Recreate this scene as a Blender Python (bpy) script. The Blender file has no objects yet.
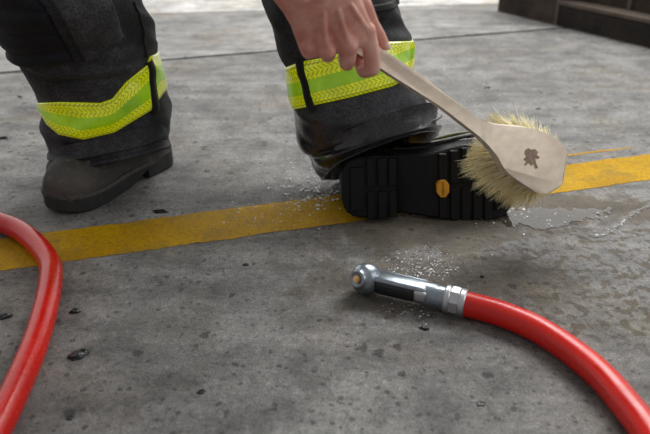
import bpy, bmesh, math, random
from mathutils import Vector, Matrix, noise

random.seed(7)
C = bpy.context.scene.collection
PI = math.pi
V = Vector

# ------------------------------------------------------------------ camera
W, H = 650, 434
F = 700.0
CAMH = 0.64
PITCH = math.radians(27.0)
cP, sP = math.cos(PITCH), math.sin(PITCH)
FWD, UP = V((0, cP, -sP)), V((0, sP, cP))
CAM = V((0, 0, CAMH))

def ray(px, py):
    return FWD + V((1, 0, 0)) * ((px - W / 2) / F) + UP * ((H / 2 - py) / F)

def at(px, py, d):
    return CAM + ray(px, py) * d

def onz(px, py, z=0.0):
    r = ray(px, py)
    return CAM + r * ((z - CAMH) / r.z)

def proj(p):
    q = p - CAM
    d = q.dot(FWD)
    return (W / 2 + F * q.x / d, H / 2 - F * q.dot(UP) / d, d)

cam_d = bpy.data.cameras.new('camera')
cam = bpy.data.objects.new('camera', cam_d)
C.objects.link(cam)
cam.location = CAM
cam.rotation_euler = (PI / 2 - PITCH, 0, 0)
cam_d.sensor_width = 36
cam_d.lens = 36 * F / W
cam_d.clip_start = 0.05
cam_d.dof.use_dof = True
cam_d.dof.focus_distance = 1.27
cam_d.dof.aperture_fstop = 4.0
bpy.context.scene.camera = cam

# ------------------------------------------------------------------ materials
class NT:
    def __init__(s, name):
        s.m = bpy.data.materials.new(name)
        s.m.use_nodes = True
        s.t = s.m.node_tree
        s.n = s.t.nodes
        s.b = s.n['Principled BSDF']
        s.out = s.n['Material Output']
    def link(s, a, b): s.t.links.new(a, b)
    def node(s, kind, **kw):
        n = s.n.new(kind)
        for k, v in kw.items(): setattr(n, k, v)
        return n
    def set(s, **kw):
        for k, v in kw.items():
            s.b.inputs[k.replace('_', ' ')].default_value = v
        return s
    def obj(s):
        if not hasattr(s, 'tc'): s.tc = s.node('ShaderNodeTexCoord')
        return s.tc.outputs['Object']
    def noise(s, scale, detail=4, rough=.55, vec=None, stretch=None, dist=0):
        n = s.node('ShaderNodeTexNoise')
        n.inputs['Scale'].default_value = scale
        n.inputs['Detail'].default_value = detail
        n.inputs['Roughness'].default_value = rough
        n.inputs['Distortion'].default_value = dist
        v = vec or s.obj()
        if stretch:
            mp = s.node('ShaderNodeMapping')
            mp.inputs['Scale'].default_value = stretch
            s.link(v, mp.inputs['Vector']); v = mp.outputs[0]
        s.link(v, n.inputs['Vector'])
        return n.outputs['Fac']
    def ramp(s, fac, stops):
        r = s.node('ShaderNodeValToRGB')
        e = r.color_ramp.elements
        while len(e) < len(stops): e.new(.5)
        for i, (p, c) in enumerate(stops):
            e[i].position = p
            e[i].color = (c, c, c, 1) if not isinstance(c, (tuple, list)) else (*c[:3], 1)
        s.link(fac, r.inputs[0])
        return r.outputs['Color']
    def mix(s, fac, a, b, mode='MIX'):
        n = s.node('ShaderNodeMix', data_type='RGBA', blend_type=mode)
        for sock, v in ((n.inputs[0], fac), (n.inputs[6], a), (n.inputs[7], b)):
            if isinstance(v, (int, float)): sock.default_value = v
            elif isinstance(v, (tuple, list)): sock.default_value = (*v[:3], 1)
            else: s.link(v, sock)
        return n.outputs[2]
    def math(s, op, a, b=0.0, c=None):
        n = s.node('ShaderNodeMath', operation=op)
        for i, v in enumerate((a, b) if c is None else (a, b, c)):
            if isinstance(v, (int, float)): n.inputs[i].default_value = v
            else: s.link(v, n.inputs[i])
        return n.outputs[0]
    def bump(s, h, strength=.3, dist=.002, prev=None):
        n = s.node('ShaderNodeBump')
        n.inputs['Strength'].default_value = strength
        n.inputs['Distance'].default_value = dist
        s.link(h, n.inputs['Height'])
        if prev is not None: s.link(prev, n.inputs['Normal'])
        return n.outputs[0]
    def col(s, c): s.link(c, s.b.inputs['Base Color'])
    def rough(s, c): s.link(c, s.b.inputs['Roughness'])
    def normal(s, c): s.link(c, s.b.inputs['Normal'])

def srgb(r, g, b):
    f = lambda u: (u / 255 / 12.92) if u / 255 <= .04045 else ((u / 255 + .055) / 1.055) ** 2.4
    return (f(r), f(g), f(b))

def simple(name, col, rough=.5, metal=0., var=.15, scale=40, bump=.1, bscale=200, bdist=.001, **kw):
    t = NT(name)
    t.set(Roughness=rough, Metallic=metal, **kw)
    n = t.noise(scale)
    t.col(t.ramp(n, [(.3, tuple(c * (1 - var) for c in col)), (.7, tuple(min(1, c * (1 + var)) for c in col))]))
    if bump: t.normal(t.bump(t.noise(bscale, 3), bump, bdist))
    return t.m

def sphere_mask(t, centre, scale, noisy=None, amp=.5):
    """1 inside an ellipse on the floor, 0 outside, ragged edge"""
    mp = t.node('ShaderNodeMapping')
    mp.inputs['Location'].default_value = tuple(-c / s_ for c, s_ in zip(centre, scale))
    mp.inputs['Scale'].default_value = tuple(1 / s_ for s_ in scale)
    t.link(t.obj(), mp.inputs['Vector'])
    L = t.node('ShaderNodeVectorMath', operation='LENGTH')
    t.link(mp.outputs[0], L.inputs[0])
    d = L.outputs['Value']
    if noisy is not None:
        d = t.math('ADD', d, t.math('MULTIPLY', t.math('SUBTRACT', noisy, .5), amp))
    mr = t.node('ShaderNodeMapRange', interpolation_type='SMOOTHSTEP')
    mr.inputs[1].default_value = .7; mr.inputs[2].default_value = 1.12
    t.link(d, mr.inputs[0])
    return t.math('SUBTRACT', 1.0, mr.outputs[0])

WET = []    # (centre, scale, strength) filled from floor points
def wet(px, py, sx, sy, k=1.0):
    p = onz(px, py); WET.append(((p.x, p.y, 0), (sx, sy, 1), k))
wet(560, 208, .22, .085)
wet(430, 228, .26, .10, .85)
wet(330, 222, .10, .10, .5)
wet(430, 283, .24, .12, .7)

_sp = onz(600, 265)
SPLASH = ((_sp.x, _sp.y, 0), (.42, .26, 1))
def concrete(name, light, tint=(1, .978, .95), wets=True, k=1.0):
    t = NT(name)
    big = t.noise(2.3, 5, .6)
    mid = t.noise(11, 6, .7, dist=.3)
    fine = t.noise(95, 6, .75)
    grit = t.noise(420, 3, .7)
    streak = t.noise(9, 5, .65, stretch=(.35, 1.6, 1))
    base = t.ramp(big, [(.38, light * .82), (.5, light), (.62, light * 1.15)])
    base = t.mix(.9, base, t.ramp(mid, [(.36, .62), (.5, 1.0), (.64, 1.28)]), 'MULTIPLY')
    base = t.mix(.7, base, t.ramp(streak, [(.38, .70), (.5, 1.0), (.62, 1.22)]), 'MULTIPLY')
    base = t.mix(.9 * k, base, t.ramp(fine, [(.36, .40), (.44, .92), (.54, 1.05), (.66, 1.5)]), 'MULTIPLY')
    base = t.mix(.9 * k, base, t.ramp(grit, [(.36, .5), (.5, 1.0), (.64, 1.45)]), 'MULTIPLY')
    blot = t.ramp(t.noise(26, 5, .7, dist=.6), [(.60, 0.), (.70, 1.)])
    base = t.mix(t.math('MULTIPLY', blot, .35 * k), base, (.05, .045, .04))
    # scattered dark pinholes, flecks and brown stains
    base = t.mix(t.math('MULTIPLY', t.ramp(t.noise(3.4, 4, .6, dist=.4), [(.52, 0.), (.66, 1.)]), .55), base, t.mix(1.0, base, (.86, .76, .60), 'MULTIPLY'))
    for sc_, rad, thr, amt in ((13, .055, .55, .6), (34, .13, .60, .7), (80, .17, .58, .6)):
        vo = t.node('ShaderNodeTexVoronoi'); vo.inputs['Scale'].default_value = sc_
        vv = t.node('ShaderNodeVectorMath', operation='ADD')
        nz = t.node('ShaderNodeTexNoise'); nz.inputs['Scale'].default_value = sc_ * 2.2
        t.link(t.obj(), nz.inputs['Vector'])
        vm = t.node('ShaderNodeVectorMath', operation='SCALE'); vm.inputs['Scale'].default_value = .45 / sc_
        t.link(nz.outputs['Color'], vm.inputs[0]); t.link(t.obj(), vv.inputs[0]); t.link(vm.outputs[0], vv.inputs[1])
        t.link(vv.outputs[0], vo.inputs['Vector'])
        sx = t.node('ShaderNodeSeparateColor'); t.link(vo.outputs['Color'], sx.inputs[0])
        rr_ = t.math('MULTIPLY', t.math('MAXIMUM', t.math('SUBTRACT', sx.outputs[0], thr), 0.0), rad / (1 - thr) * 2.2)
        spot = t.math('LESS_THAN', vo.outputs['Distance'], rr_)
        base = t.mix(t.math('MULTIPLY', spot, amt * k), base, (.03, .029, .03))
    base = t.mix(1.0, base, tint, 'MULTIPLY')
    r = t.ramp(fine, [(.3, .62), (.7, .85)])
    nm = t.bump(fine, .8, .004)
    nm = t.bump(grit, .7, .0016, nm)
    if wets:
        wnz = t.ramp(t.noise(13, 6, .68, dist=.5), [(.36, 0.), (.64, 1.)])
        wm = None
        for c, s_, kk in WET:
            m = t.math('MULTIPLY', sphere_mask(t, c, s_, wnz, .75), kk)
            wm = m if wm is None else t.math('MAXIMUM', wm, m)
        sp_ = t.math('MULTIPLY', t.ramp(t.noise(48, 3, .5, dist=.3), [(.53, 0.), (.57, 1.)]), .95)
        reg = sphere_mask(t, SPLASH[0], SPLASH[1], wnz, .5)
        wm = t.math('MAXIMUM', wm, t.math('MULTIPLY', sp_, reg))
        base = t.mix(wm, base, t.mix(1.0, base, (.46, .375, .26), 'MULTIPLY'))
        r = t.mix(wm, r, t.ramp(fine, [(.35, .42), (.65, .65)]))
    t.col(base); t.rough(r); t.normal(nm)
    t.set(Specular_IOR_Level=.4)
    return t.m

M = {}
M['concrete'] = concrete('worn_concrete', .20)
M['concrete_far'] = concrete('pale_concrete', .26, wets=False, k=.6)
M['apron'] = concrete('apron_concrete', .52, wets=False, k=.5)
M['grime'] = simple('joint_grime', (.018, .017, .015), .9)

def yellow_paint():
    t = NT('yellow_paint')
    n1, n2, n3 = t.noise(14, 6, .7), t.noise(120, 5, .75), t.noise(5, 4)
    base = t.ramp(n3, [(.3, srgb(150, 112, 0)), (.5, srgb(178, 136, 0)), (.65, srgb(194, 152, 4))])
    base = t.mix(.8, base, t.ramp(n2, [(.36, .55), (.5, 1), (.64, 1.2)]), 'MULTIPLY')
    wear = t.math('MULTIPLY', t.ramp(n1, [(.50, 0.), (.66, 1.)]), .55)
    base = t.mix(wear, base, srgb(120, 100, 58))
    chips = t.ramp(n2, [(.63, 0.), (.68, 1.)])
    chips = t.math('MULTIPLY', chips, t.ramp(n1, [(.45, 0.), (.6, 1.)]))
    base = t.mix(t.math('MULTIPLY', chips, .8), base, srgb(84, 78, 66))
    t.col(base)
    t.rough(t.ramp(n2, [(.3, .5), (.7, .75)]))
    t.set(Specular_IOR_Level=.12)
    t.normal(t.bump(n2, .6, .002))
    return t.m
M['paint'] = yellow_paint()

def fabric(name, dark, lightc, rough, wetband=None):
    t = NT(name)
    a = t.noise(7, 5, .65); b = t.noise(260, 2, .6); c = t.noise(38, 5, .7)
    col = t.ramp(a, [(.36, dark), (.66, lightc)])
    col = t.mix(.8, col, t.ramp(b, [(.36, .5), (.64, 1.5)]), 'MULTIPLY')
    col = t.mix(.7, col, t.ramp(c, [(.36, .65), (.64, 1.35)]), 'MULTIPLY')
    nm = t.bump(c, .35, .004); nm = t.bump(b, .35, .0008, nm)
    rr = t.ramp(c, [(.3, rough - .12), (.7, rough + .08)])
    if wetband is not None:
        sx = t.node('ShaderNodeSeparateXYZ'); t.link(t.obj(), sx.inputs[0])
        mr = t.node('ShaderNodeMapRange'); mr.inputs[1].default_value = wetband[0]; mr.inputs[2].default_value = wetband[1]
        t.link(t.math('ADD', sx.outputs['Z'], t.math('MULTIPLY', c, .05)), mr.inputs[0])
        gx = t.node('ShaderNodeMapRange'); gx.inputs[1].default_value = -.16; gx.inputs[2].default_value = -.08
        t.link(sx.outputs['X'], gx.inputs[0])
        wmask = t.math('MULTIPLY', mr.outputs[0], gx.outputs[0])
        rr = t.mix(wmask, rr, t.ramp(c, [(.35, .16), (.65, .42)]))
        col = t.mix(t.math('MULTIPLY', wmask, .55), col, (.004, .004, .005))
        t.link(t.math('MULTIPLY', wmask, .8), t.b.inputs['Coat Weight'])
        t.b.inputs['Coat Roughness'].default_value = .14
        t.link(nm, t.b.inputs['Coat Normal'])
    t.col(col); t.rough(rr); t.normal(nm)
    t.set(Specular_IOR_Level=.28, Sheen_Weight=.03)
    return t.m
M['trouser'] = fabric('charcoal_canvas', srgb(24, 25, 29), srgb(66, 66, 71), .75, wetband=(.235, .185))
M['pad'] = fabric('quilted_knee_cloth', srgb(13, 14, 20), srgb(26, 28, 36), .75)
M['flap'] = fabric('worn_canvas', srgb(40, 41, 45), srgb(72, 72, 76), .75)
M['strap'] = fabric('black_webbing', srgb(13, 13, 15), srgb(26, 26, 29), .7)
M['shirt'] = fabric('navy_cloth', srgb(16, 24, 52), srgb(28, 40, 78), .8)
M['sock'] = fabric('grey_thread', srgb(70, 70, 76), srgb(110, 110, 116), .8)

def band_mat():
    t = NT('reflective_trim')
    tc = t.node('ShaderNodeTexCoord')
    sep = t.node('ShaderNodeSeparateXYZ'); t.link(tc.outputs['UV'], sep.inputs[0])
    u, v = sep.outputs[0], sep.outputs[1]
    centre = t.math('MULTIPLY', t.math('GREATER_THAN', v, .33), t.math('LESS_THAN', v, .66))
    # embossed herringbone of short slanted dashes: u in metres, v across the band
    k = 105.0
    U = t.math('MULTIPLY', u, k)
    Vv = t.math('MULTIPLY', v, 10.0)
    row = t.math('FLOOR', Vv)
    par = t.math('SUBTRACT', t.math('MULTIPLY', t.math('MODULO', row, 2.0), 2.0), 1.0)
    s1 = t.math('ADD', U, t.math('MULTIPLY', par, t.math('FRACT', Vv)))
    fr = t.math('FRACT', s1)
    dash = t.math('LESS_THAN', t.math('ABSOLUTE', t.math('SUBTRACT', fr, .5)), .17)
    dash = t.math('MULTIPLY', dash, t.math('LESS_THAN', t.math('ABSOLUTE', t.math('SUBTRACT', t.math('FRACT', Vv), .5)), .40))
    n = t.noise(28, 4); n2 = t.noise(14, 4, .6)
    lime = t.ramp(n, [(.3, srgb(190, 204, 0)), (.7, srgb(228, 238, 8))])
    green = t.ramp(n2, [(.3, srgb(120, 168, 8)), (.55, srgb(150, 196, 16)), (.75, srgb(176, 222, 60))])
    edge = t.mix(t.math('MULTIPLY', dash, .62), lime, srgb(96, 104, 10))
    # stitched borders
    st = t.math('ADD', t.math('LESS_THAN', t.math('ABSOLUTE', t.math('SUBTRACT', v, .06)), .012),
                t.math('LESS_THAN', t.math('ABSOLUTE', t.math('SUBTRACT', v, .94)), .012))
    edge = t.mix(t.math('MULTIPLY', st, .6), edge, srgb(130, 104, 10))
    t.col(t.mix(centre, edge, green))
    t.set(Roughness=.28, Specular_IOR_Level=.6, Coat_Weight=.7, Coat_Roughness=.12)
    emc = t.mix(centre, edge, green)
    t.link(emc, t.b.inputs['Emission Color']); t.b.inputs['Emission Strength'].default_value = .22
    t.normal(t.bump(t.math('ADD', t.math('MULTIPLY', dash, .25), n2), .35, .004))
    return t.m
M['band'] = band_mat()

def boot_leather():
    t = NT('dusty_black_leather')
    a, b, c = t.noise(16, 6, .7), t.noise(120, 5, .7), t.noise(6, 3)
    sx = t.node('ShaderNodeSeparateXYZ'); t.link(t.obj(), sx.inputs[0])
    col = t.ramp(c, [(.35, srgb(48, 47, 46)), (.7, srgb(90, 86, 82))])
    col = t.mix(.6, col, t.ramp(a, [(.3, .6), (.7, 1.35)]), 'MULTIPLY')
    col = t.mix(t.math('MULTIPLY', t.ramp(b, [(.60, 0.), (.66, 1.)]), .7), col, (.008, .008, .008))
    sp = t.noise(60, 4, .7)
    col = t.mix(t.math('MULTIPLY', t.ramp(sp, [(.54, 0.), (.66, 1.)]), .5), col, srgb(112, 104, 96))
    t.col(col); t.rough(t.ramp(a, [(.3, .55), (.7, .8)]))
    t.normal(t.bump(a, .4, .003, t.bump(b, .3, .001)))
    return t.m
M['boot_dusty'] = boot_leather()
M['sole_dusty'] = simple('dusty_black_rubber', srgb(44, 44, 46), .7, var=.3, scale=30, bump=.3, bscale=150)

M['welt'] = simple('scuffed_welt', srgb(82, 80, 78), .7, var=.35, scale=110, bump=.4)
def wet_black(name, col, r0, r1, spec=.5):
    t = NT(name)
    a, b = t.noise(22, 5, .65), t.noise(140, 4, .7)
    t.col(t.ramp(a, [(.3, tuple(x * .6 for x in col)), (.7, tuple(x * 1.4 for x in col))]))
    t.rough(t.ramp(a, [(.35, r0), (.65, r1)]))
    t.normal(t.bump(a, .3, .004, t.bump(b, .25, .001)))
    t.set(Specular_IOR_Level=spec)
    return t.m
M['boot_wet'] = wet_black('wet_black_leather', (.006, .006, .0065), .08, .30, .9)
M['sole_wet'] = wet_black('wet_black_rubber', (.005, .005, .0056), .38, .65, .22)
M['amber'] = simple('amber_rubber', srgb(214, 148, 20), .5, var=.1)
M['amber_dark'] = simple('dark_print', srgb(92, 60, 10), .6, var=.1)
M['toe_streak'] = simple('yellow_green_rubber', srgb(74, 84, 14), .4, var=.2)

def hose_mat():
    t = NT('red_hose_rubber')
    a, b, c = t.noise(30, 5, .7), t.noise(220, 3, .7), t.noise(8, 3)
    col = t.ramp(c, [(.3, srgb(184, 16, 8)), (.7, srgb(212, 26, 14))])
    scuff = t.math('MULTIPLY', t.ramp(a, [(.64, 0.), (.72, 1.)]), t.ramp(b, [(.45, 0.), (.6, 1.)]))
    col = t.mix(t.math('MULTIPLY', scuff, .45), col, srgb(116, 40, 30))
    t.col(col); t.rough(t.ramp(a, [(.3, .20), (.7, .34)]))
    t.normal(t.bump(b, .12, .0008))
    t.set(Specular_IOR_Level=.5)
    return t.m
M['hose'] = hose_mat()
M['alu'] = simple('cast_grey_metal', srgb(148, 158, 168), .3, .8, var=.18, scale=60, bump=.15, bscale=260)
M['alu_bright'] = simple('bright_aluminium', srgb(190, 192, 196), .36, .9, var=.06, scale=60, bump=0)
M['brass'] = simple('brass', srgb(242, 206, 150), .3, .55, var=.15)
M['grip'] = simple('black_grip_plastic', (.008, .008, .009), .38, var=.2)
M['steel_dark'] = simple('dark_steel', srgb(58, 62, 68), .4, .8)

def wood_mat():
    t = NT('bleached_wood')
    g = t.noise(40, 4, .55, stretch=(1, 2, 2))
    b = t.noise(10, 4)
    col = t.ramp(g, [(.3, srgb(196, 180, 160)), (.6, srgb(210, 195, 176)), (.8, srgb(220, 207, 190))])
    col = t.mix(.5, col, t.ramp(b, [(.3, .82), (.7, 1.1)]), 'MULTIPLY')
    t.col(col); t.set(Roughness=.6)
    t.normal(t.bump(g, .15, .001))
    return t.m
M['wood'] = wood_mat()
M['stamp'] = simple('faded_brown_ink', srgb(172, 150, 132), .7, var=.25, scale=120)
def bristle_mat():
    t = NT('straw_bristle')
    n = t.noise(60, 3)
    t.col(t.ramp(n, [(.3, srgb(222, 208, 150)), (.5, srgb(240, 230, 184)), (.75, srgb(250, 245, 216))]))
    t.set(Roughness=.55)
    return t.m
M['bristle'] = bristle_mat()

def skin_mat():
    t = NT('skin')
    a, b, c = t.noise(26, 5, .6), t.noise(300, 3, .7), t.noise(70, 4, .65)
    col = t.ramp(a, [(.3, srgb(196, 126, 112)), (.5, srgb(214, 154, 138)), (.7, srgb(228, 180, 164))])
    col = t.mix(.35, col, t.ramp(c, [(.3, .8), (.7, 1.12)]), 'MULTIPLY')
    t.col(col)
    t.set(Roughness=.48, Subsurface_Weight=.12, Subsurface_Scale=.006)
    t.b.inputs['Subsurface Radius'].default_value = (1, .35, .2)
    cr = t.noise(110, 4, .6, stretch=(1, 1, .35))
    t.normal(t.bump(cr, .22, .0016, t.bump(b, .2, .0006)))
    return t.m
M['skin'] = skin_mat()
M['nail'] = simple('fingernail', srgb(232, 192, 178), .3, var=.04)
M['hair'] = simple('brown_hair', srgb(58, 42, 30), .6, var=.3, scale=90)

def stone_mat(name, a, b, sc):
    t = NT(name)
    n, f = t.noise(sc, 6, .65), t.noise(70, 5, .7)
    br = t.node('ShaderNodeTexBrick')
    br.inputs['Scale'].default_value = 3.2; br.inputs['Mortar Size'].default_value = .03
    mp = t.node('ShaderNodeMapping'); mp.inputs['Rotation'].default_value = (PI / 2, 0, 0)
    t.link(t.obj(), mp.inputs[0]); t.link(mp.outputs[0], br.inputs['Vector'])
    col = t.ramp(n, [(.3, a), (.7, b)])
    col = t.mix(.6, col, t.ramp(f, [(.3, .6), (.7, 1.3)]), 'MULTIPLY')
    t.col(t.mix(t.math('MULTIPLY', br.outputs['Fac'], .10), col, srgb(86, 78, 70)))
    t.set(Roughness=.85)
    t.normal(t.bump(f, .6, .01))
    return t.m
M['stone'] = stone_mat('dark_brown_stone', srgb(36, 30, 27), srgb(84, 68, 56), 6)
M['stone_black'] = stone_mat('sooty_stone', srgb(20, 18, 18), srgb(58, 48, 42), 9)
M['ledge'] = simple('worn_ledge_stone', srgb(100, 88, 78), .8, var=.25, scale=12, bump=.3, bscale=60)

def water_mat():
    t = NT('puddle_water')
    n = t.noise(40, 4, .6)
    fr = t.node('ShaderNodeFresnel'); fr.inputs[0].default_value = 1.45
    tr = t.node('ShaderNodeBsdfTransparent'); tr.inputs[0].default_value = (.78, .76, .72, 1)
    gl = t.node('ShaderNodeBsdfGlossy'); gl.inputs['Roughness'].default_value = .06
    gl.inputs['Color'].default_value = (1, 1, 1, 1)
    bp = t.bump(n, .12, .002)
    t.link(bp, gl.inputs['Normal']); t.link(bp, fr.inputs['Normal'])
    mx = t.node('ShaderNodeMixShader')
    t.link(t.math('MULTIPLY', fr.outputs[0], 1.5), mx.inputs[0])
    t.link(tr.outputs[0], mx.inputs[1]); t.link(gl.outputs[0], mx.inputs[2])
    t.link(mx.outputs[0], t.out.inputs['Surface'])
    return t.m
M['water'] = water_mat()
M['drop'] = simple('suds_and_glints', (.90, .92, .94), .12, var=.05, bump=0, Specular_IOR_Level=.8)  # white of the suds; on clear drops it stands in for sky reflections
M['tar'] = wet_black('wet_tar', (.008, .009, .010), .15, .45)

# ------------------------------------------------------------------ mesh helpers
def link(name, bm, mat, parent=None, smooth=True, label=None):
    me = bpy.data.meshes.new(name)
    bmesh.ops.recalc_face_normals(bm, faces=bm.faces[:])
    bm.to_mesh(me); bm.free()
    for mm in (mat if isinstance(mat, (list, tuple)) else [mat]): me.materials.append(mm)
    if smooth:
        for p in me.polygons: p.use_smooth = True
    o = bpy.data.objects.new(name, me)
    C.objects.link(o)
    if parent is not None: o.parent = parent
    if label: o['label'] = label
    return o

def tag(o, label, cat, group=None, kind=None):
    o['label'] = label; o['category'] = cat
    if group: o['group'] = group
    if kind: o['kind'] = kind
    return o

def empty(name, loc=(0, 0, 0)):
    o = bpy.data.objects.new(name, None); C.objects.link(o); o.location = loc
    o.empty_display_size = .05
    return o

def evaluated(o):
    """bake the modifiers of o into its mesh"""
    dg = bpy.context.evaluated_depsgraph_get()
    dg.update()
    me = bpy.data.meshes.new_from_object(o.evaluated_get(dg))
    old = o.data
    o.modifiers.clear()
    o.data = me
    me.name = old.name
    bpy.data.meshes.remove(old)
    for p in me.polygons: p.use_smooth = True

def remesh(o, voxel, smooth_it=3, fac=.5):
    m = o.modifiers.new('r', 'REMESH'); m.mode = 'VOXEL'; m.voxel_size = voxel; m.use_smooth_shade = True
    if smooth_it:
        s = o.modifiers.new('s', 'SMOOTH'); s.factor = fac; s.iterations = smooth_it
    evaluated(o)

def ring_loft(bm, rings, closed=True, cap=True):
    vs = [[bm.verts.new(p) for p in r] for r in rings]
    n = len(vs[0])
    for a, b in zip(vs, vs[1:]):
        for i in range(n if closed else n - 1):
            bm.faces.new((a[i], a[(i + 1) % n], b[(i + 1) % n], b[i]))
    if cap and closed:
        bm.faces.new(vs[0][::-1]); bm.faces.new(vs[-1])
    return vs

def catmull(pts, per=10, closed=False):
    out = []
    n = len(pts)
    P = lambda i: pts[max(0, min(n - 1, i))]
    for i in range(n - 1):
        p0, p1, p2, p3 = P(i - 1), P(i), P(i + 1), P(i + 2)
        for k in range(per):
            t = k / per
            out.append(.5 * ((2 * p1) + (p2 - p0) * t + (2 * p0 - 5 * p1 + 4 * p2 - p3) * t * t + (3 * p1 - p0 - 3 * p2 + p3) * t ** 3))
    out.append(pts[-1].copy())
    return out

def tube(bm, pts, radius, seg=20, cap=True, wob=0):
    rings = []
    up = V((0, 0, 1))
    for i, p in enumerate(pts):
        d = (pts[min(i + 1, len(pts) - 1)] - pts[max(i - 1, 0)]).normalized()
        s = d.cross(up)
        if s.length < 1e-4: s = V((1, 0, 0))
        s.normalize(); u = s.cross(d).normalized()
        r = radius(i / max(1, len(pts) - 1)) if callable(radius) else radius
        rings.append([p + (s * math.cos(a) + u * math.sin(a)) * r for a in (2 * PI * k / seg for k in range(seg))])
    ring_loft(bm, rings, cap=cap)

def ball(bm, p, r, sub=2, scale=None):
    m = Matrix.Translation(p)
    if scale is not None: m = m @ scale
    bmesh.ops.create_icosphere(bm, subdivisions=sub, radius=r, matrix=m)

def capsule(bm, a, b, ra, rb, seg=14, sub=2):
    d = b - a
    if d.length > 1e-6:
        z = d.normalized()
        x = z.orthogonal().normalized(); y = z.cross(x)
        ring_loft(bm, [[p + (x * math.cos(t) + y * math.sin(t)) * r for t in (2 * PI * k / seg for k in range(seg))]
                       for p, r in ((a, ra), (b, rb))])
    ball(bm, a, ra, sub); ball(bm, b, rb, sub)

def chain(bm, pts, seg=14):
    for (a, ra), (b, rb) in zip(pts, pts[1:]): capsule(bm, a, b, ra, rb, seg)

def box(bm, lo, hi, mtx=Matrix(), bevel=0.0):
    r = bmesh.ops.create_cube(bm, size=1)
    vs = r['verts']
    for v in vs:
        v.co = V(tuple(l + (h - l) * (c + .5) for l, h, c in zip(lo, hi, v.co)))
    if bevel:
        es = list({e for v in vs for e in v.link_edges})
        rb = bmesh.ops.bevel(bm, geom=es, offset=bevel, segments=2, affect='EDGES', profile=.5)
        vs = list({v for f in rb['faces'] for v in f.verts} | {v for v in vs if v.is_valid})
    for v in vs: v.co = mtx @ v.co
    return vs

def prism(bm, outline, lo, hi, mtx=Matrix(), bevel=0.0):
    a = [bm.verts.new((p[0], p[1], lo)) for p in outline]
    b = [bm.verts.new((p[0], p[1], hi)) for p in outline]
    n = len(a)
    fs = [bm.faces.new(a[::-1]), bm.faces.new(b)]
    for i in range(n): fs.append(bm.faces.new((a[i], a[(i + 1) % n], b[(i + 1) % n], b[i])))
    vs = a + b
    if bevel:
        es = list(fs[0].edges) + list(fs[1].edges)
        rb = bmesh.ops.bevel(bm, geom=es, offset=bevel, segments=3, affect='EDGES', profile=.5)
        vs = list({v for f in rb['faces'] for v in f.verts} | {v for v in vs if v.is_valid})
    for v in vs: v.co = mtx @ v.co
    return vs

def frame(o, x, y, z):
    m = Matrix((x, y, z)).transposed().to_4x4()
    m.translation = o
    return m

# ------------------------------------------------------------------ floor
def line_pts(pa, pb, x0, x1):
    a, b = onz(*pa), onz(*pb)
    s = (b.y - a.y) / (b.x - a.x)
    return V((x0, a.y + s * (x0 - a.x), 0)), V((x1, a.y + s * (x1 - a.x), 0))

XL, XR = -5.0, 5.0
jA, jB = line_pts((0, 73), (550, 29), XL, XR)
eA, eB = line_pts((139, 14), (450, 5), XL, XR)
def slab(name, near, far, mat, z0=-.05, z1=0.0, crumble=0.0):
    bm = bmesh.new()
    n = 260
    rows = []
    for (a, b, s) in ((near[0], near[1], 1), (far[0], far[1], -1)):
        row = []
        for i in range(n + 1):
            p = a.lerp(b, i / n)
            j = crumble * (noise.noise(V((p.x * 9, s * 3.1, 1))) + .7 * noise.noise(V((p.x * 31, s, 2))))
            row.append(V((p.x, p.y + s * (.013 + abs(j)), 0)))
        rows.append(row)
    top = [[bm.verts.new((p.x, p.y, z1)) for p in r] for r in rows]
    bot = [[bm.verts.new((p.x, p.y, z0)) for p in r] for r in rows]
    for i in range(n):
        bm.faces.new((top[0][i], top[0][i + 1], top[1][i + 1], top[1][i]))
        bm.faces.new((top[0][i], bot[0][i], bot[0][i + 1], top[0][i + 1]))
        bm.faces.new((top[1][i], top[1][i + 1], bot[1][i + 1], bot[1][i]))
    o = link(name, bm, mat, smooth=False)
    o['kind'] = 'structure'
    return o
floor = slab('floor', (V((XL, -2.5, 0)), V((XR, -2.5, 0))), (jA, jB), M['concrete'], crumble=.006)
tag(floor, 'worn grey concrete floor slab crossed by a yellow line', 'floor', kind='structure')
far = slab('floor', (jA, jB), (eA, eB), M['concrete_far'], crumble=.005)
tag(far, 'paler concrete slab behind the dark floor joint', 'floor', kind='structure')
apron = slab('floor', (eA, eB), (eA + V((0, 9, 0)), eB + V((0, 9, 0))), M['apron'], z1=-.002)
tag(apron, 'bright bare concrete apron at the top of the floor', 'floor', kind='structure')
bm = bmesh.new()
for a, b in ((jA, jB), (eA, eB)):
    q = [bm.verts.new(p) for p in (a + V((0, -.04, -.012)), b + V((0, -.04, -.012)), b + V((0, .04, -.012)), a + V((0, .04, -.012)))]
    bm.faces.new(q)
link('joint_filler', bm, M['grime'], floor, smooth=False, label='dark dirt packed into the floor joint')

def strip(bm, topa, topb, bota, botb, x0, x1, z, n, jag):
    ta, tb = line_pts(topa, topb, x0, x1); ba, bb = line_pts(bota, botb, x0, x1)
    T, B = [], []
    for i in range(n + 1):
        f = i / n
        p, q = ta.lerp(tb, f), ba.lerp(bb, f)
        j1 = jag * (noise.noise(V((p.x * 14, 0, 7))) + .6 * noise.noise(V((p.x * 60, 0, 9))))
        j2 = jag * (noise.noise(V((q.x * 14, 5, 7))) + .8 * noise.noise(V((q.x * 60, 5, 9))))
        T.append(bm.verts.new((p.x, p.y + j1, z))); B.append(bm.verts.new((q.x, q.y + j2, z)))
    for i in range(n):
        bm.faces.new((B[i], B[i + 1], T[i + 1], T[i]))
bm = bmesh.new()
strip(bm, (0, 239), (650, 154), (0, 271), (650, 180), -2.2, 2.2, .0007, 900, .005)
link('painted_line', bm, M['paint'], floor, smooth=False, label='worn yellow painted line')
bm = bmesh.new()
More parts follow.
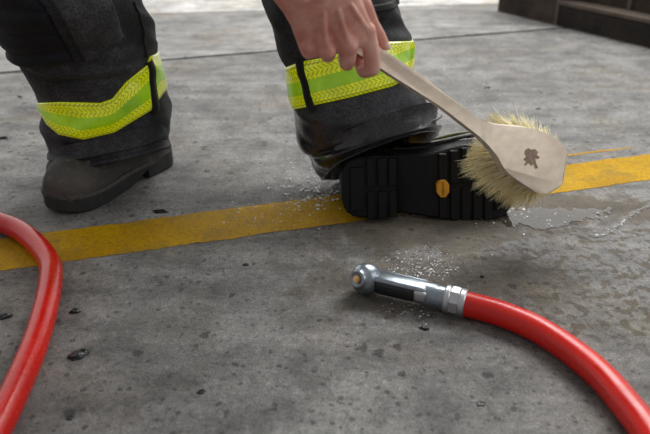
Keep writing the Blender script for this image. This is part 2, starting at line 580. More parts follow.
p0, p1 = onz(566, 156), onz(633, 147.5)
strip(bm, (566, 154.6), (633, 147.0), (566, 156.2), (633, 148.2), p0.x, p1.x, .0006, 90, .003)
link('paint_drip', bm, M['paint'], floor, smooth=False, label='thin stray streak of yellow paint')

# ------------------------------------------------------------------ dark masonry, upper right
A, B, B2 = onz(497, 11), onz(554, 25), onz(563, 27)
D = onz(648, 47.5)
D = B2 + (D - B2) * 2.2
def wall_box(bm, a, b, depth, z0, z1, fwd=0.0, bevel=.006):
    x = (b - a).normalized(); z = V((0, 0, 1)); y = z.cross(x)
    if y.y < 0: y = -y
    m = frame(a, x, y, x.cross(y))
    lo = z0 if x.cross(y).z > 0 else -z1
    hi = z1 if x.cross(y).z > 0 else -z0
    L = (b - a).length
    n = max(1, int(L / .03)); k = max(1, int((z1 - z0) / .03))
    rows = []
    box(bm, (0, -fwd, lo), (L, depth, hi), m, bevel)
bm = bmesh.new(); wall_box(bm, A, B, .5, -.02, .42)
wall = link('wall_right', bm, M['stone'], smooth=False)
tag(wall, 'dark brown stone wall base at the upper right corner', 'wall', kind='structure')
bm = bmesh.new(); wall_box(bm, B + (B2 - B) * .15, D, .5, -.02, .088)
link('plinth', bm, M['stone_black'], wall, smooth=False)
bm = bmesh.new(); wall_box(bm, B + (B2 - B) * .15, D, .5, .088, .106, fwd=.008, bevel=.004)
link('ledge', bm, M['ledge'], wall, smooth=False, label='paler worn stone ledge')
bm = bmesh.new()
off = (D - B).normalized().cross(V((0, 0, 1))); off = -off if off.y < 0 else off
wall_box(bm, B + off * .075, D + off * .075, .42, .10, .40)
link('wall_face', bm, M['stone'], wall, smooth=False)
bm = bmesh.new(); wall_box(bm, B + (B2 - B) * .0 - off * .006, B + (B2 - B) * .35 - off * .006, .05, -.01, .40, bevel=.003)
link('corner_strip', bm, M['ledge'], wall, smooth=False, label='narrow pale upright strip')
bm = bmesh.new()
q = at(605, 11, 2.75); s = (D - B).normalized()
t_ = ((q - B).dot(s)); q = B + s * t_ + off * .068
wall_box(bm, q, q + s * .02, .05, .10, .39, bevel=.003)
link('post', bm, M['ledge'], wall, smooth=False, label='small pale upright post on the ledge')

# ------------------------------------------------------------------ trousers
def leg_rings(spec, extra):
    R = []
    for (l, r, d, ry, fz) in spec:
        a, b = at(*l, d), at(*r, d)
        R.append(((a + b) / 2, (b - a) / 2, V((0, -ry, fz))))
    for c, xa, ya in extra: R.append((V(c), V(xa), V(ya)))
    return R

left_spec = [
    ((57, 174), (171, 147), 1.53, .105, .030),
    ((52, 159), (171, 136), 1.525, .110, .020),
    ((54, 146), (171, 122), 1.52, .115, .008),
    ((45, 122), (169, 108), 1.51, .12, .0),
    ((47, 105), (163, 88), 1.49, .12, .0),
    ((39, 88), (156, 57), 1.46, .12, .0),
    ((25, 63), (153, 40), 1.42, .12, -.01),
    ((12, 40), (147, 20), 1.38, .125, -.01),
    ((-12, -4), (138, -2), 1.33, .13, .0),
    ((-55, -40), (126, -35), 1.32, .12, .02)]
right_spec = [
    ((321, 178), (441, 134), 1.47, .095, .066),
    ((310, 162), (440, 127), 1.47, .10, .050),
    ((301, 146), (435, 116), 1.47, .105, .035),
    ((297, 120), (424, 97), 1.46, .11, .02),
    ((292, 97), (413, 70), 1.45, .11, .01),
    ((287, 72), (411, 46), 1.44, .11, .0),
    ((276, 40), (408, 31), 1.43, .115, .0),
    ((267, 5), (397, 2), 1.42, .115, .0),
    ((258, -35), (392, -35), 1.41, .115, .02)]
LR = leg_rings(left_spec, [((-.47, 1.55, .585), (.12, 0, 0), (0, -.085, .10)), ((-.37, 1.74, .72), (.13, 0, 0), (0, -.08, .11))])
RR = leg_rings(right_spec, [((-.06, 1.64, .60), (.118, .01, 0), (0, -.08, .10)), ((-.14, 1.80, .735), (.13, 0, 0), (0, -.08, .11))])

def cr(vals, t):
    n = len(vals)
    i = max(0, min(n - 2, int(t))); f = t - i
    p0, p1, p2, p3 = vals[max(0, i - 1)], vals[i], vals[i + 1], vals[min(n - 1, i + 2)]
    return .5 * ((2 * p1) + (p2 - p0) * f + (2 * p0 - 5 * p1 + 4 * p2 - p3) * f * f + (3 * p1 - p0 - 3 * p2 + p3) * f ** 3)

def leg_surface(R, seed, folds, flat):
    cs, xs, ys = [r[0] for r in R], [r[1] for r in R], [r[2] for r in R]
    def S(t, th, off=0.0):
        c, x, y = cr(cs, t), cr(xs, t), cr(ys, t)
        ct, st = math.cos(th), math.sin(th)      # th = 90 deg is the side nearest the camera
        e = .9
        ct2 = math.copysign(abs(ct) ** e, ct); st2 = math.copysign(abs(st) ** e, st)
        rad = x * ct2 + y * st2
        p = c + rad
        n = rad.normalized()
        w = 1.0 - .8 * max(0.0, 1 - abs(t - flat[0]) / flat[1])
        q = V((p.x * 5 + seed, p.y * 5, p.z * 17 + math.sin(th * 2 + seed) * .8))
        dsp = .010 * noise.noise(q) + .005 * noise.noise(q * 2.3)
        for (ft, fth, wt, wth, amp, slope) in folds:
            dth = (th - fth + PI) % (2 * PI) - PI
            u = (t - ft - slope * dth) / wt
            dsp += amp * math.exp(-u * u - (dth / wth) ** 2)
        return p + n * (dsp * w + off)
    return S

# folds: (t, theta, width t, width theta, amplitude, slope)
LS = leg_surface(LR, 3.7, [
    (1.5, 1.9, .22, 1.2, .010, .25), (.95, 1.6, .22, 1.5, -.012, .15), (2.15, 1.2, .25, 1.0, -.010, .4),
    (.35, 1.5, .25, 1.6, .008, .1), (5.7, 1.4, .3, .9, .010, .9), (5.1, 1.2, .25, .8, -.008, .9), (6.6, .9, .3, .7, -.010, .5),
    (7.2, .55, .8, .22, -.012, 0)], (4.2, 1.3))
RS = leg_surface(RR, 9.1, [
    (1.35, 1.5, .22, 1.3, -.016, -.10), (.75, 1.3, .24, 1.3, .013, -.15), (.15, 1.4, .2, 1.5, -.006, 0),
    (2.3, .55, .28, .5, -.016, -.9), (1.9, .35, .25, .5, .016, -.6), (2.9, 1.9, .4, .7, .006, .5),
    (6.6, .9, .3, .9, -.012, .5), (7.1, 1.4, .3, .9, .009, .4)], (4.5, 1.4))

def leg_mesh(bm, S, n_t, per, seg):
    rings = []
    for i in range(n_t * per + 1):
        t = i / per
        rings.append([S(t, 2 * PI * k / seg) for k in range(seg)])
    # thickness at the hem: fold the cloth inwards
    c0 = sum(rings[0], V()) / seg
    inner = [[p + (c0 - p) * .05 + V((0, 0, dz)) for p in rings[0]] for dz in (.0, .06)]
    ring_loft(bm, inner[::-1] + rings, cap=False)

body_root = None   # made below
bm = bmesh.new()
leg_mesh(bm, LS, len(LR) - 1, 14, 120)
leg_mesh(bm, RS, len(RR) - 1, 14, 120)
# seat of the trousers
ball(bm, V((-.255, 1.83, .80)), .19, 4, Matrix.Diagonal((1.15, .85, .85, 1)))
trousers_bm = bm

def pix_t(S, th, curve, t0, t1, n=160):
    """t along the leg at which the surface crosses an image curve y(x)"""
    prev = None
    for i in range(n + 1):
        t = t0 + (t1 - t0) * i / n
        x, y, _ = proj(S(t, th))
        v = y - curve(x)
        if prev is not None and prev[1] * v <= 0:
            return prev[0] + (t - prev[0]) * (abs(prev[1]) / (abs(prev[1]) + abs(v) + 1e-9))
        prev = (t, v)
    return None

def poly(pts):
    def f(x):
        if x <= pts[0][0]: a, b = pts[0], pts[1]
        elif x >= pts[-1][0]: a, b = pts[-2], pts[-1]
        else:
            for a, b in zip(pts, pts[1:]):
                if a[0] <= x <= b[0]: break
        return a[1] + (b[1] - a[1]) * (x - a[0]) / (b[0] - a[0])
    return f

def band_edges(S, top, bot, t0, t1, seg, back):
    E = []
    for k in range(seg):
        th = 2 * PI * k / seg
        if math.sin(th) > -.02:
            a, b = pix_t(S, th, bot, t0, t1), pix_t(S, th, top, t0, t1)
        else: a = b = None
        E.append([a, b])
    # the side away from the camera runs level between the two visible ends
    known = [k for k in range(seg) if E[k][0] is not None and E[k][1] is not None]
    for k in range(seg):
        if E[k][0] is None or E[k][1] is None:
            lo = max([q for q in known if q < k] or [known[-1] - seg]); hi = min([q for q in known if q > k] or [known[0] + seg])
            f = (k - lo) / (hi - lo)
            for j in (0, 1): E[k][j] = E[lo % seg][j] * (1 - f) + E[hi % seg][j] * f
    return E

def make_band(S, E, name, off, seg, rows=12):
    bm = bmesh.new()
    uv = bm.loops.layers.uv.new('UVMap')
    grid, us = [], []
    u = 0
    for k in range(seg + 1):
        th = 2 * PI * (k % seg) / seg
        a, b = E[k % seg]
        bulge = lambda f: off + .0035 * math.sin(PI * min(1, max(0, f)))
        col_ = [S(a + (b - a) * j / rows, th, bulge(j / rows)) for j in range(rows + 1)]
        col_ = [S(a, th, -.002)] + col_ + [S(b, th, -.002)]
        grid.append(col_)
    vs = [[bm.verts.new(p) for p in c] for c in grid[:-1]]
    vs.append(vs[0])
    for k in range(seg):
        du = (grid[k + 1][rows // 2] - grid[k][rows // 2]).length
        for j in range(rows + 2):
            f = bm.faces.new((vs[k][j], vs[k + 1][j], vs[k + 1][j + 1], vs[k][j + 1]))
            vv = [min(1, max(0, (j - 1) / rows)), min(1, max(0, j / rows))]
            for lp, (uu, w) in zip(f.loops, ((u, vv[0]), (u + du, vv[0]), (u + du, vv[1]), (u, vv[1]))):
                lp[uv].uv = (uu, w)
        u += du
    return bm

SEG = 160
L_top = poly([(38, 103), (60, 102), (100, 103), (112, 99), (126, 82), (146, 66), (150, 56), (160, 53)])
L_bot = poly([(40, 110), (48, 124), (60, 134), (84, 139), (114, 132), (150, 110), (163, 92), (170, 88)])
R_top = poly([(285, 68), (300, 62), (320, 58), (385, 42), (411, 41)])
R_bot = poly([(293, 109), (300, 108), (350, 97), (392, 86), (402, 80), (412, 70)])
LE = band_edges(LS, L_top, L_bot, 1.5, 7.5, SEG, None)
RE = band_edges(RS, R_top, R_bot, 2.5, 7.5, SEG, None)

def patch(S, u0, u1, t0, t1, off, nu=24, nt=24, round_=True, quilt=0):
    """raised panel on a leg: u = theta; t0/t1 may be functions of theta"""
    bm = bmesh.new()
    g = []
    for i in range(nu + 1):
        th = u0 + (u1 - u0) * i / nu
        a = t0(th) if callable(t0) else t0; b = t1(th) if callable(t1) else t1
        row = []
        for j in range(nt + 1):
            e = 0 if (i in (0, nu) or j in (0, nt)) else 1
            q = quilt * abs(math.sin(PI * j / nt * 5)) if quilt else 0
            row.append(bm.verts.new(S(a + (b - a) * j / nt, th, (off + q) if e else -.002)))
        g.append(row)
    for i in range(nu):
        for j in range(nt):
            bm.faces.new((g[i][j], g[i + 1][j], g[i + 1][j + 1], g[i][j + 1]))
    return bm

def find(S, px, py, t0, t1):
    best = None
    for i in range(120):
        t = t0 + (t1 - t0) * i / 119
        for k in range(90):
            th = -.15 + (PI + .3) * k / 89
            x, y, _ = proj(S(t, th))
            e = (x - px) ** 2 + (y - py) ** 2
            if best is None or e < best[0]: best = (e, t, th)
    return best[1], best[2]

# ------------------------------------------------------------------ boots
HALF = [(0, .014), (.004, .024), (.010, .031), (.020, .036), (.04, .0405), (.09, .040), (.13, .0385), (.17, .042), (.21, .049), (.25, .053), (.28, .051), (.305, .042), (.322, .029), (.332, .012)]
def half(x):
    for (a, wa), (b, wb) in zip(HALF, HALF[1:]):
        if a <= x <= b: return wa + (wb - wa) * (x - a) / (b - a)
    return .012
def sole_bm(heel_x=.100):
    bm = bmesh.new()
    xs = [0, .002, .004, .007, .010, .015, .020, .03, .06, heel_x - .001, heel_x + .001, .12, .14, .16, .18, .20, .22, .24, .26, .28, .295, .305, .314, .322, .328, .332]
    rings = []
    for x in xs:
        h = half(x) + .001
        zb = 0 if x < heel_x else (.018 - .018 * min(1, max(0, (x - heel_x) / .055)) if x < .16 else 0)
        if x > .27: zb = .010 * ((x - .27) / .062) ** 2
        zt = .036 - .006 * min(1, x / .18) if x < .18 else .030
        if x > .27: zt += .004 * (x - .27) / .06
        b = .0025
        rings.append([V((x, -h + b, zb)), V((x, h - b, zb)), V((x, h, zb + b)), V((x, h, zt - b)), V((x, h - b, zt)),
                      V((x, -h + b, zt)), V((x, -h, zt - b)), V((x, -h, zb + b))])
    ring_loft(bm, rings)
    return bm
def upper_bm(shaft):
    bm = bmesh.new()
    secs = [(.004, .028, .07), (.02, .036, .10), (.05, .041, .13), (.09, .043, .135), (.13, .042, .128), (.165, .043, .112), (.195, .047, .097), (.225, .0535, .091),
            (.255, .0555, .090), (.28, .052, .089), (.30, .046, .082), (.316, .036, .072), (.326, .024, .058)]
    rings = []
    n = 28
    for x, w, zt in secs:
        z0 = .026
        r = []
        for k in range(n):
            a = 2 * PI * k / n
            c, s = math.cos(a), math.sin(a)
            ex = .75
            yy = w * math.copysign(abs(c) ** ex, c)
            zz = (zt - z0) * (abs(s) ** (.8 if s > 0 else .3)) if s > 0 else -.004 * abs(s) ** .3
            if s > 0: yy *= 1 - .18 * (zz / (zt - z0)) ** 2
            r.append(V((x, yy, z0 + zz)))
        rings.append(r)
    ring_loft(bm, rings)
    for (a, ra), (b, rb) in zip(shaft, shaft[1:]): capsule(bm, V(a), V(b), ra, rb, 20, 3)
    return bm
def welt_bm():
    bm = bmesh.new()
    xs = [.10, .13, .16, .19, .22, .25, .275, .295, .31, .32, .327]
    rings = []
    for x in xs:
        h = half(min(.331, x)) + .0045
        z = .031 + (.004 * (x - .27) / .06 if x > .27 else 0)
        rings.append([V((x, -h, z - .003)), V((x, h, z - .003)), V((x, h, z + .004)), V((x, -h, z + .004))])
    ring_loft(bm, rings)
    return bm
def lugs_bm(zone):
    bm = bmesh.new()
    def lug(x0, x1, y0, y1, z=-.0055):
        box(bm, (x0, y0, z), (x1, y1, .004), bevel=.0012)
    for i, (x0, x1) in enumerate(() if zone else ((.010, .040), (.046, .060), (.066, .080), (.086, .099))):
        h = min(half(x0 + .004), half(x1)) - .001
        if i == 0:
            lug(x0 + .006, x1, -h * .88, h * .88); continue
        lug(x0, x1, -h, -.003); lug(x0, x1, .004, h)
    if not zone: return bm
    for x0, x1 in ((.178, .192), (.199, .213), (.220, .234), (.241, .255), (.262, .275)):
        h = min(half(x0), half(x1)) - .001
        lug(x0, x1, -h, -.004); lug(x0, x1, .003, h)
    lug(.282, .300, -.034, .034)
    return bm

def boot_parts(root, mtx, shaft, leather, sole, lug=True):
    up = upper_bm(shaft); o = link('boot', up, leather)
    remesh(o, .004, 4)
    o.data.transform(mtx); o.parent = root
    s = link('sole', sole_bm(), sole, o, smooth=False); 
    s.data.transform(mtx)
    m = s.modifiers.new('b', 'BEVEL'); m.width = .002; m.segments = 2; m.limit_method = 'ANGLE'
    w = link('welt', welt_bm(), sole if lug else M['welt'], o, smooth=False); w.data.transform(mtx)
    l = None
    if lug:
        for zone, nm in enumerate(('heel_tread', 'forefoot_tread')):
            l = link(nm, lugs_bm(zone), sole, o, smooth=False); l.data.transform(mtx)
    return o

# ------------------------------------------------------------------ person: body with hand
Wr = at(310, -10, .905)
def J(px, py, d): return at(px, py, d)
mcp = {'i': J(367, 31, .972), 'm': J(349, 46, .962), 'r': J(327, 51, .955), 'p': J(308, 46, .955)}
bm = bmesh.new()
# forearm
elbow = V((-.24, 1.06, .64)); shoulder = V((-.32, 1.20, .93))
fore = [(Wr, .027), (Wr.lerp(elbow, .25), .031), (Wr.lerp(elbow, .6), .041), (elbow, .042)]
wx = (J(362, -20, .91) - J(310, -10, .905)).normalized()
chain(bm, [(Wr + wx * .010, .022), (Wr.lerp(elbow, .25) + wx * .008, .027), (Wr.lerp(elbow, .6), .037)])
chain(bm, [(Wr - wx * .012, .022), (Wr.lerp(elbow, .25) - wx * .008, .027), (Wr.lerp(elbow, .6), .037)])
# palm: one lofted block from the wrist to the knuckles, then the knuckle heads
back = (CAM - mcp['m']).normalized()
wo = {'i': 26, 'm': 9, 'r': -8, 'p': -24}
secs = []
for (l, r, d0, d1, th) in (((268, -6), (350, -40), .900, .905, .026), ((282, 11), (358, -12), .912, .918, .026), ((290, 25), (364, 6), .928, .936, .0240),
                       ((295, 38), (370, 20), .944, .956, .0215), ((299, 49), (373, 31), .955, .968, .0180), ((302, 56), (374, 40), .960, .973, .0145), ((307, 60), (372, 45), .964, .978, .009)):
    a_, b_ = J(*l, d0), J(*r, d1)
    c_ = (a_ + b_) / 2 - back * (th * .35); x_ = (b_ - a_) / 2
    ring = []
    for q in range(40):
        an = 2 * PI * q / 40
        co, si = math.cos(an), math.sin(an)
        ring.append(c_ + x_ * math.copysign(abs(co) ** .75, co) + back * (th * math.copysign(abs(si) ** .85, si)))
    secs.append(ring)
ring_loft(bm, secs)
for k in 'imrp':
    rk = {'i': .0128, 'm': .0132, 'r': .0124, 'p': .0112}[k]
    ball(bm, mcp[k] + back * .0008, rk, 3)
    b0 = J(318 + wo[k] * .7, 10, .925)
    chain(bm, [(b0.lerp(mcp[k], .35) - back * .004, .012), (mcp[k] - back * .002, rk * .96)])
# tendons
for k, bx0 in (('i', 345), ('m', 334), ('r', 322), ('p', 312)):
    b0 = J(bx0, -5, .91)
    chain(bm, [(b0.lerp(mcp[k], .3) + back * .0100, .0032), (b0.lerp(mcp[k], .7) + back * .0082, .0040), (mcp[k] + back * .0070, .0055)])
# veins
chain(bm, [(J(318, 6, .925) + back * .012, .0016), (J(324, 18, .94) + back * .0125, .0016), (J(330, 28, .95) + back * .012, .0016), (J(334, 40, .958) + back * .010, .0014)])
chain(bm, [(J(352, 0, .93) + back * .010, .0015), (J(346, 14, .945) + back * .012, .0016), (J(334, 24, .95) + back * .0125, .0015)])
# fingers: knuckle, middle joint, end joint, tip
fingers = {
    'i': [(mcp['i'], .0124), (J(371, 50, .985), .0120), (J(372, 68, 1.000), .0124), (J(364, 71, 1.024), .0108), (J(357, 56, 1.040), .0088)],
    'm': [(mcp['m'], .0125), (J(348, 57, .978), .0118), (J(347, 63, .998), .0118), (J(345, 54, 1.025), .0108), (J(345, 40, 1.030), .0088)],
    'r': [(mcp['r'], .0117), (J(328, 55, .983), .0110), (J(329, 52, 1.005), .0104), (J(328, 38, 1.014), .0098), (J(328, 26, 1.006), .0082)],
    'p': [(mcp['p'], .0104), (J(310, 48, .980), .0093), (J(312, 43, .997), .0092), (J(313, 31, 1.002), .0085), (J(314, 20, .99), .0072)]}
for k, ch in fingers.items(): chain(bm, ch)
# thumb leaves the side of the palm and lies along the handle
thumb = [(J(345, -14, .925), .017), (J(362, 6, .965), .0145), (J(372, 25, .992), .0108), (J(379, 36, 1.003), .0098), (J(385, 45.5, 1.008), .0076)]
chain(bm, thumb)
chain(bm, [(J(352, 4, .955), .015), (J(362, 20, .975), .012)])
hand = link('hand_tmp', bm, M['skin'])
remesh(hand, .0016, 5, .55)

bm = bmesh.new()
pelvis, belly, chest, neck = V((-.255, 1.83, .82)), V((-.25, 1.68, .95)), V((-.17, 1.40, 1.03)), V((-.14, 1.24, 1.07))
shL = V((.02, 1.31, 1.02))
head = V((-.13, 1.10, 1.10))
def torso(bm, g=0.0):
    chain(bm, [(pelvis + V((-.09, 0, 0)), .12 + g), (belly + V((-.06, 0, 0)), .115 + g), (chest + V((-.08, 0, 0)), .125 + g)], 20)
    chain(bm, [(pelvis + V((.09, 0, 0)), .12 + g), (belly + V((.06, 0, 0)), .115 + g), (chest + V((.08, 0, 0)), .125 + g)], 20)
    chain(bm, [(chest + V((-.06, -.02, 0)), .11 + g), (shoulder, .062 + g)], 20)
    chain(bm, [(chest + V((.06, -.02, 0)), .11 + g), (shL, .062 + g)], 20)
    chain(bm, [(chest, .10 + g), (neck, .058 + g)], 20)
torso(bm)
elL, wrL = V((.15, 1.47, .80)), V((.02, 1.47, .645))
chain(bm, [(shoulder, .056), (shoulder.lerp(elbow, .5), .050), (elbow, .042), (Wr.lerp(elbow, .55), .040)])
chain(bm, [(shL, .056), (shL.lerp(elL, .5), .050), (elL, .042), (elL.lerp(wrL, .4), .041), (wrL, .027)])
# far hand resting on the knee: palm, four fingers and a thumb
hd = V((-.5, -.75, -.42)).normalized(); hs = V((.8, -.6, 0))
for i, ln in enumerate((.074, .084, .080, .064)):
    k0 = wrL + hd * .085 + hs * ((i - 1.5) * .02)
    chain(bm, [(wrL + hs * ((i - 1.5) * .010), .016), (k0, .013), (k0 + hd * ln * .5 + V((0, 0, -.006)), .0105), (k0 + hd * ln + V((0, 0, -.028)), .008)])
chain(bm, [(wrL + hd * .02 - hs * .02, .016), (wrL + hd * .05 - hs * .05, .012), (wrL + hd * .09 - hs * .062, .009)])
# head with nose, ears, brow and chin; it looks down at the boot
fwd, upv = V((.12, -.62, -.77)).normalized(), V((.02, -.78, .62)).normalized()
sd = fwd.cross(upv)
hm = frame(head, sd, fwd, upv)
chain(bm, [(neck, .056), (head - upv * .05 - fwd * .03, .054)])
ball(bm, V(), .094, 4, hm @ Matrix.Translation((0, -.008, .025)) @ Matrix.Diagonal((.84, 1.04, 1.0, 1)))
ball(bm, V(), .068, 4, hm @ Matrix.Translation((0, .028, -.055)) @ Matrix.Diagonal((.86, .92, 1.0, 1)))
chain(bm, [(hm @ V((0, .088, .012)), .009), (hm @ V((0, .110, -.022)), .013), (hm @ V((0, .094, -.03)), .013)])
chain(bm, [(hm @ V((-.022, .088, -.058)), .006), (hm @ V((0, .095, -.056)), .008), (hm @ V((.022, .088, -.058)), .006)])
chain(bm, [(hm @ V((-.04, .082, .02)), .010), (hm @ V((-.012, .09, .022)), .009)])
chain(bm, [(hm @ V((.04, .082, .02)), .010), (hm @ V((.012, .09, .022)), .009)])
for sx in (-1, 1):
    ball(bm, V(), .03, 3, hm @ Matrix.Translation((sx * .082, -.012, -.008)) @ Matrix.Diagonal((.35, .7, 1.1, 1)))
# legs inside the trousers, feet inside the boots
hb = frame(V(), V((1, 0, 0)), V((0, 1, 0)), V((0, 0, 1)))
for R, hip in ((LR, V((-.36, 1.78, .77))), (RR, V((-.15, 1.82, .77)))):
    cs = [r[0] for r in R]
    chain(bm, [(hip, .085), (cs[-2], .075), (cs[-3] if R is LR else cs[-3], .058), (cs[5], .055), (cs[4], .042), (cs[3], .032)])
body = link('person', bm, M['skin'])
remesh(body, .009, 3)
# join the fine hand into the same mesh
bm = bmesh.new()
bm.from_mesh(body.data); bm.from_mesh(hand.data)
tip = thumb[-1][0]; prev = thumb[-2][0]
ax = (tip - prev).normalized(); nb = (CAM - tip); nb = (nb - ax * nb.dot(ax)).normalized(); nb = (nb + ax.cross(nb) * -.5).normalized(); ns = ax.cross(nb)
n0 = len(bm.faces)
ball(bm, V(), .0056, 3, frame(tip + nb * .0056 + ax * .001, ns, ax, nb) @ Matrix.Diagonal((.85, 1.25, .45, 1)))
bm.faces.ensure_lookup_table()
for f in bm.faces[n0:]: f.material_index = 1
for sx in (-1, 1):
    n0 = len(bm.faces)
    ball(bm, V(), .011, 2, hm @ Matrix.Translation((sx * .03, .078, .004)))
    bm.faces.ensure_lookup_table()
    for f in bm.faces[n0:]: f.material_index = 2
me = body.data
bm.to_mesh(me); bm.free()
M['eye'] = simple('eye', (.75, .73, .7), .2, var=.03)
for mm in (M['nail'], M['eye']): me.materials.append(mm)
for p in me.polygons: p.use_smooth = True
bpy.data.objects.remove(hand)
tag(body, 'person in charcoal work trousers with yellow reflective bands, bending to scrub a wet boot', 'person')

bm = bmesh.new(); torso(bm, .014)
cuff0 = Wr.lerp(elbow, .30)
chain(bm, [(shoulder, .072), (shoulder.lerp(elbow, .5), .066), (elbow, .060), (cuff0.lerp(elbow, .15), .050)])
chain(bm, [(shL, .072), (shL.lerp(elL, .5), .066), (elL, .060), (elL.lerp(wrL, .75), .044)])
sh = link('shirt', bm, M['shirt'], None); remesh(sh, .008, 3); sh.parent = body
bm = bmesh.new()
tube(bm, [Wr.lerp(elbow, f) for f in (.19, .23, .32, .42)], lambda f: .047 + .004 * f, 28, cap=False)
cf = link('cuff', bm, M['shirt'], sh); m = cf.modifiers.new('s', 'SOLIDIFY'); m.thickness = .004
bm = bmesh.new()
ball(bm, V(), .10, 4, hm @ Matrix.Translation((0, -.018, .034)) @ Matrix.Diagonal((.86, 1.0, .96, 1)))
for v in bm.verts: v.co += (v.co - head).normalized() * .006 * noise.noise(v.co * 60)
link('hair', bm, M['hair'], body)

# trousers and what is sewn to them
trousers = link('trousers', trousers_bm, M['trouser'], body)
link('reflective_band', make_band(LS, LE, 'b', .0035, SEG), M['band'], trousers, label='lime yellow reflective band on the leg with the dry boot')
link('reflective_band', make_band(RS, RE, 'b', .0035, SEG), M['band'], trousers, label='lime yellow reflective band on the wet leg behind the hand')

def strap_on(S, E, pa, pb, w, extra=.0075):
    """narrow webbing stitched over a band from pixel pa (top) to pb (bottom)"""
    t1, h1 = find(S, *pa, 1.5, 8); t0, h0 = find(S, *pb, 1.5, 8)
    bm = bmesh.new()
    rows = []
    n = 26
    for i in range(n + 1):
        f = i / n
        t, h = t0 + (t1 - t0) * f, h0 + (h1 - h0) * f
        rows.append([S(t, h - w, extra - .006), S(t, h - w, extra), S(t, h, extra + .001), S(t, h + w, extra), S(t, h + w, extra - .006)])
    ring_loft(bm, rows, closed=False, cap=False)
    return bm
link('side_strap', strap_on(LS, LE, (147, 62), (154, 112), .085), M['strap'], trousers)
link('side_strap', strap_on(RS, RE, (301, 58), (312, 110), .075), M['strap'], trousers)
# quilted knee panel and the flap pocket on the leg with the dry boot
ta, ha = find(LS, 8, 50, 5, 9); tb, hb_ = find(LS, 74, 62, 5, 9)
link('knee_pad', patch(LS, min(hb_, 2.0), 3.0, lambda th: tb, 9.0, .006, 40, 60, quilt=.007), M['pad'], trousers, label='quilted dark knee panel')
tp, hp = find(LS, 92, 60, 5, 9); tq, hq = find(LS, 119, 38, 5, 9)
def pocket_low(th):
    f = (th - hp) / (hq - hp) if hq != hp else 0
    return tp + (tq - tp) * f
link('pocket_flap', patch(LS, hq - .05, hp + .12, pocket_low, 9.0, .014, 30, 30), M['flap'], trousers, label='stiff side pocket flap')
link('side_seam', strap_on(LS, LE, (134, 2), (147, 58), .014, .003), M['trouser'], trousers)
tk, hk = find(RS, 383, 7, 5, 8)
link('pocket_hem', patch(RS, .15, hk + .5, tk - .12, tk + .10, .006, 24, 8), M['strap'], trousers)

# dry boot, standing
heel, toe = onz(165, 160), onz(52, 215)
xl = (toe - heel); sc = xl.length / .334; xl.normalize()
ml = frame(heel, xl, V((0, 0, 1)).cross(xl), V((0, 0, 1))) @ Matrix.Diagonal((sc, sc * 1.10, sc * 1.16, 1))
bl = boot_parts(body, ml, [((.06, 0, .08), .045), ((.062, 0, .16), .046), ((.06, 0, .27), .050)], M['boot_dusty'], M['sole_dusty'], lug=False)
bl['label'] = 'dusty black boot standing flat behind the yellow line'
# wet boot, rolled on its side with the sole to the camera
h0 = onz(341, 216)
tilt = math.radians(20); yaw = math.radians(5.0)
xr = V((math.cos(yaw), math.sin(yaw), 0))
nrm = V((-math.sin(yaw) * 0, -math.cos(tilt), math.sin(tilt)))
nrm = (nrm - xr * nrm.dot(xr)).normalized()
zr = -nrm; yr = zr.cross(xr)
zr = V((-math.sin(yaw), math.cos(yaw), .0))     # the leather is pushed up by the floor it lies on
scr = 1.09
org = V((h0.x, h0.y, 0)) + V((0, -.012, .060 * scr))
mr_ = frame(org, xr, yr, zr) @ Matrix.Diagonal((scr, scr * 1.38, scr, 1))
br_ = boot_parts(body, mr_, [((.07, 0, .08), .045), ((.085, -.02, .12), .050), ((.085, -.08, .13), .050), ((.07, -.2, .135), .052)], M['boot_wet'], M['sole_wet'])
br_['label'] = 'wet black boot rolled on its side, tread facing out'
# amber octagon set in the instep, with its lettering upright along the boot's width
bm = bmesh.new()
octo = [(.0115 * math.cos(a) / math.cos(PI / 8), .0112 * math.sin(a) / math.cos(PI / 8)) for a in (PI / 8 + k * PI / 4 for k in range(8))]
bx_, bz_ = .190 - .002, .014
bm_l = Matrix.Translation((.184, .002, .0035)) 
# instep underside faces -z locally: flip so the badge faces out
fl = Matrix(((1, 0, 0, 0), (0, -1, 0, 0), (0, 0, -1, 0), (0, 0, 0, 1)))
badge_m = mr_ @ bm_l @ fl
prism(bm, octo, 0, .0125, badge_m, .0008)
badge = link('sole_badge', bm, M['amber'], br_, smooth=False, label='small amber octagonal badge on the sole')
def text_mesh(s, size):
    cu = bpy.data.curves.new('t', 'FONT'); cu.body = s; cu.size = size; cu.align_x = 'CENTER'; cu.align_y = 'CENTER'; cu.extrude = .0002
    o = bpy.data.objects.new('t', cu); C.objects.link(o)
    dg = bpy.context.evaluated_depsgraph_get(); dg.update()
    me = bpy.data.meshes.new_from_object(o.evaluated_get(dg))
    bpy.data.objects.remove(o); bpy.data.curves.remove(cu)
    return me
tm = text_mesh('VIBRAM', .0052)
tm.transform(badge_m @ Matrix.Translation((0, 0, .0128)) @ Matrix.Rotation(PI / 2, 4, 'Z'))
tm.materials.append(M['amber_dark'])
to = bpy.data.objects.new('badge_lettering', tm); C.objects.link(to); to.parent = br_
# yellow green rubber streak along the upper edge of the sole, a pull loop on the shaft
bm = bmesh.new()
pts = [mr_ @ V((x, -(half(x) + .0085), .032)) for x in (.175, .19, .205, .22, .235, .25)]
tube(bm, pts, lambda f: .0035 * math.sin(PI * (.1 + .8 * f)), 10)
link('sole_piping', bm, M['toe_streak'], br_, label='yellow green streak on the sole edge')
bm = bmesh.new()
tube(bm, catmull([at(393, 164, 1.395), at(391, 155, 1.40), at(389, 148, 1.42)], 6), .0045, 10)
link('pull_loop', bm, M['sock'], br_, label='grey pull loop at the boot top')

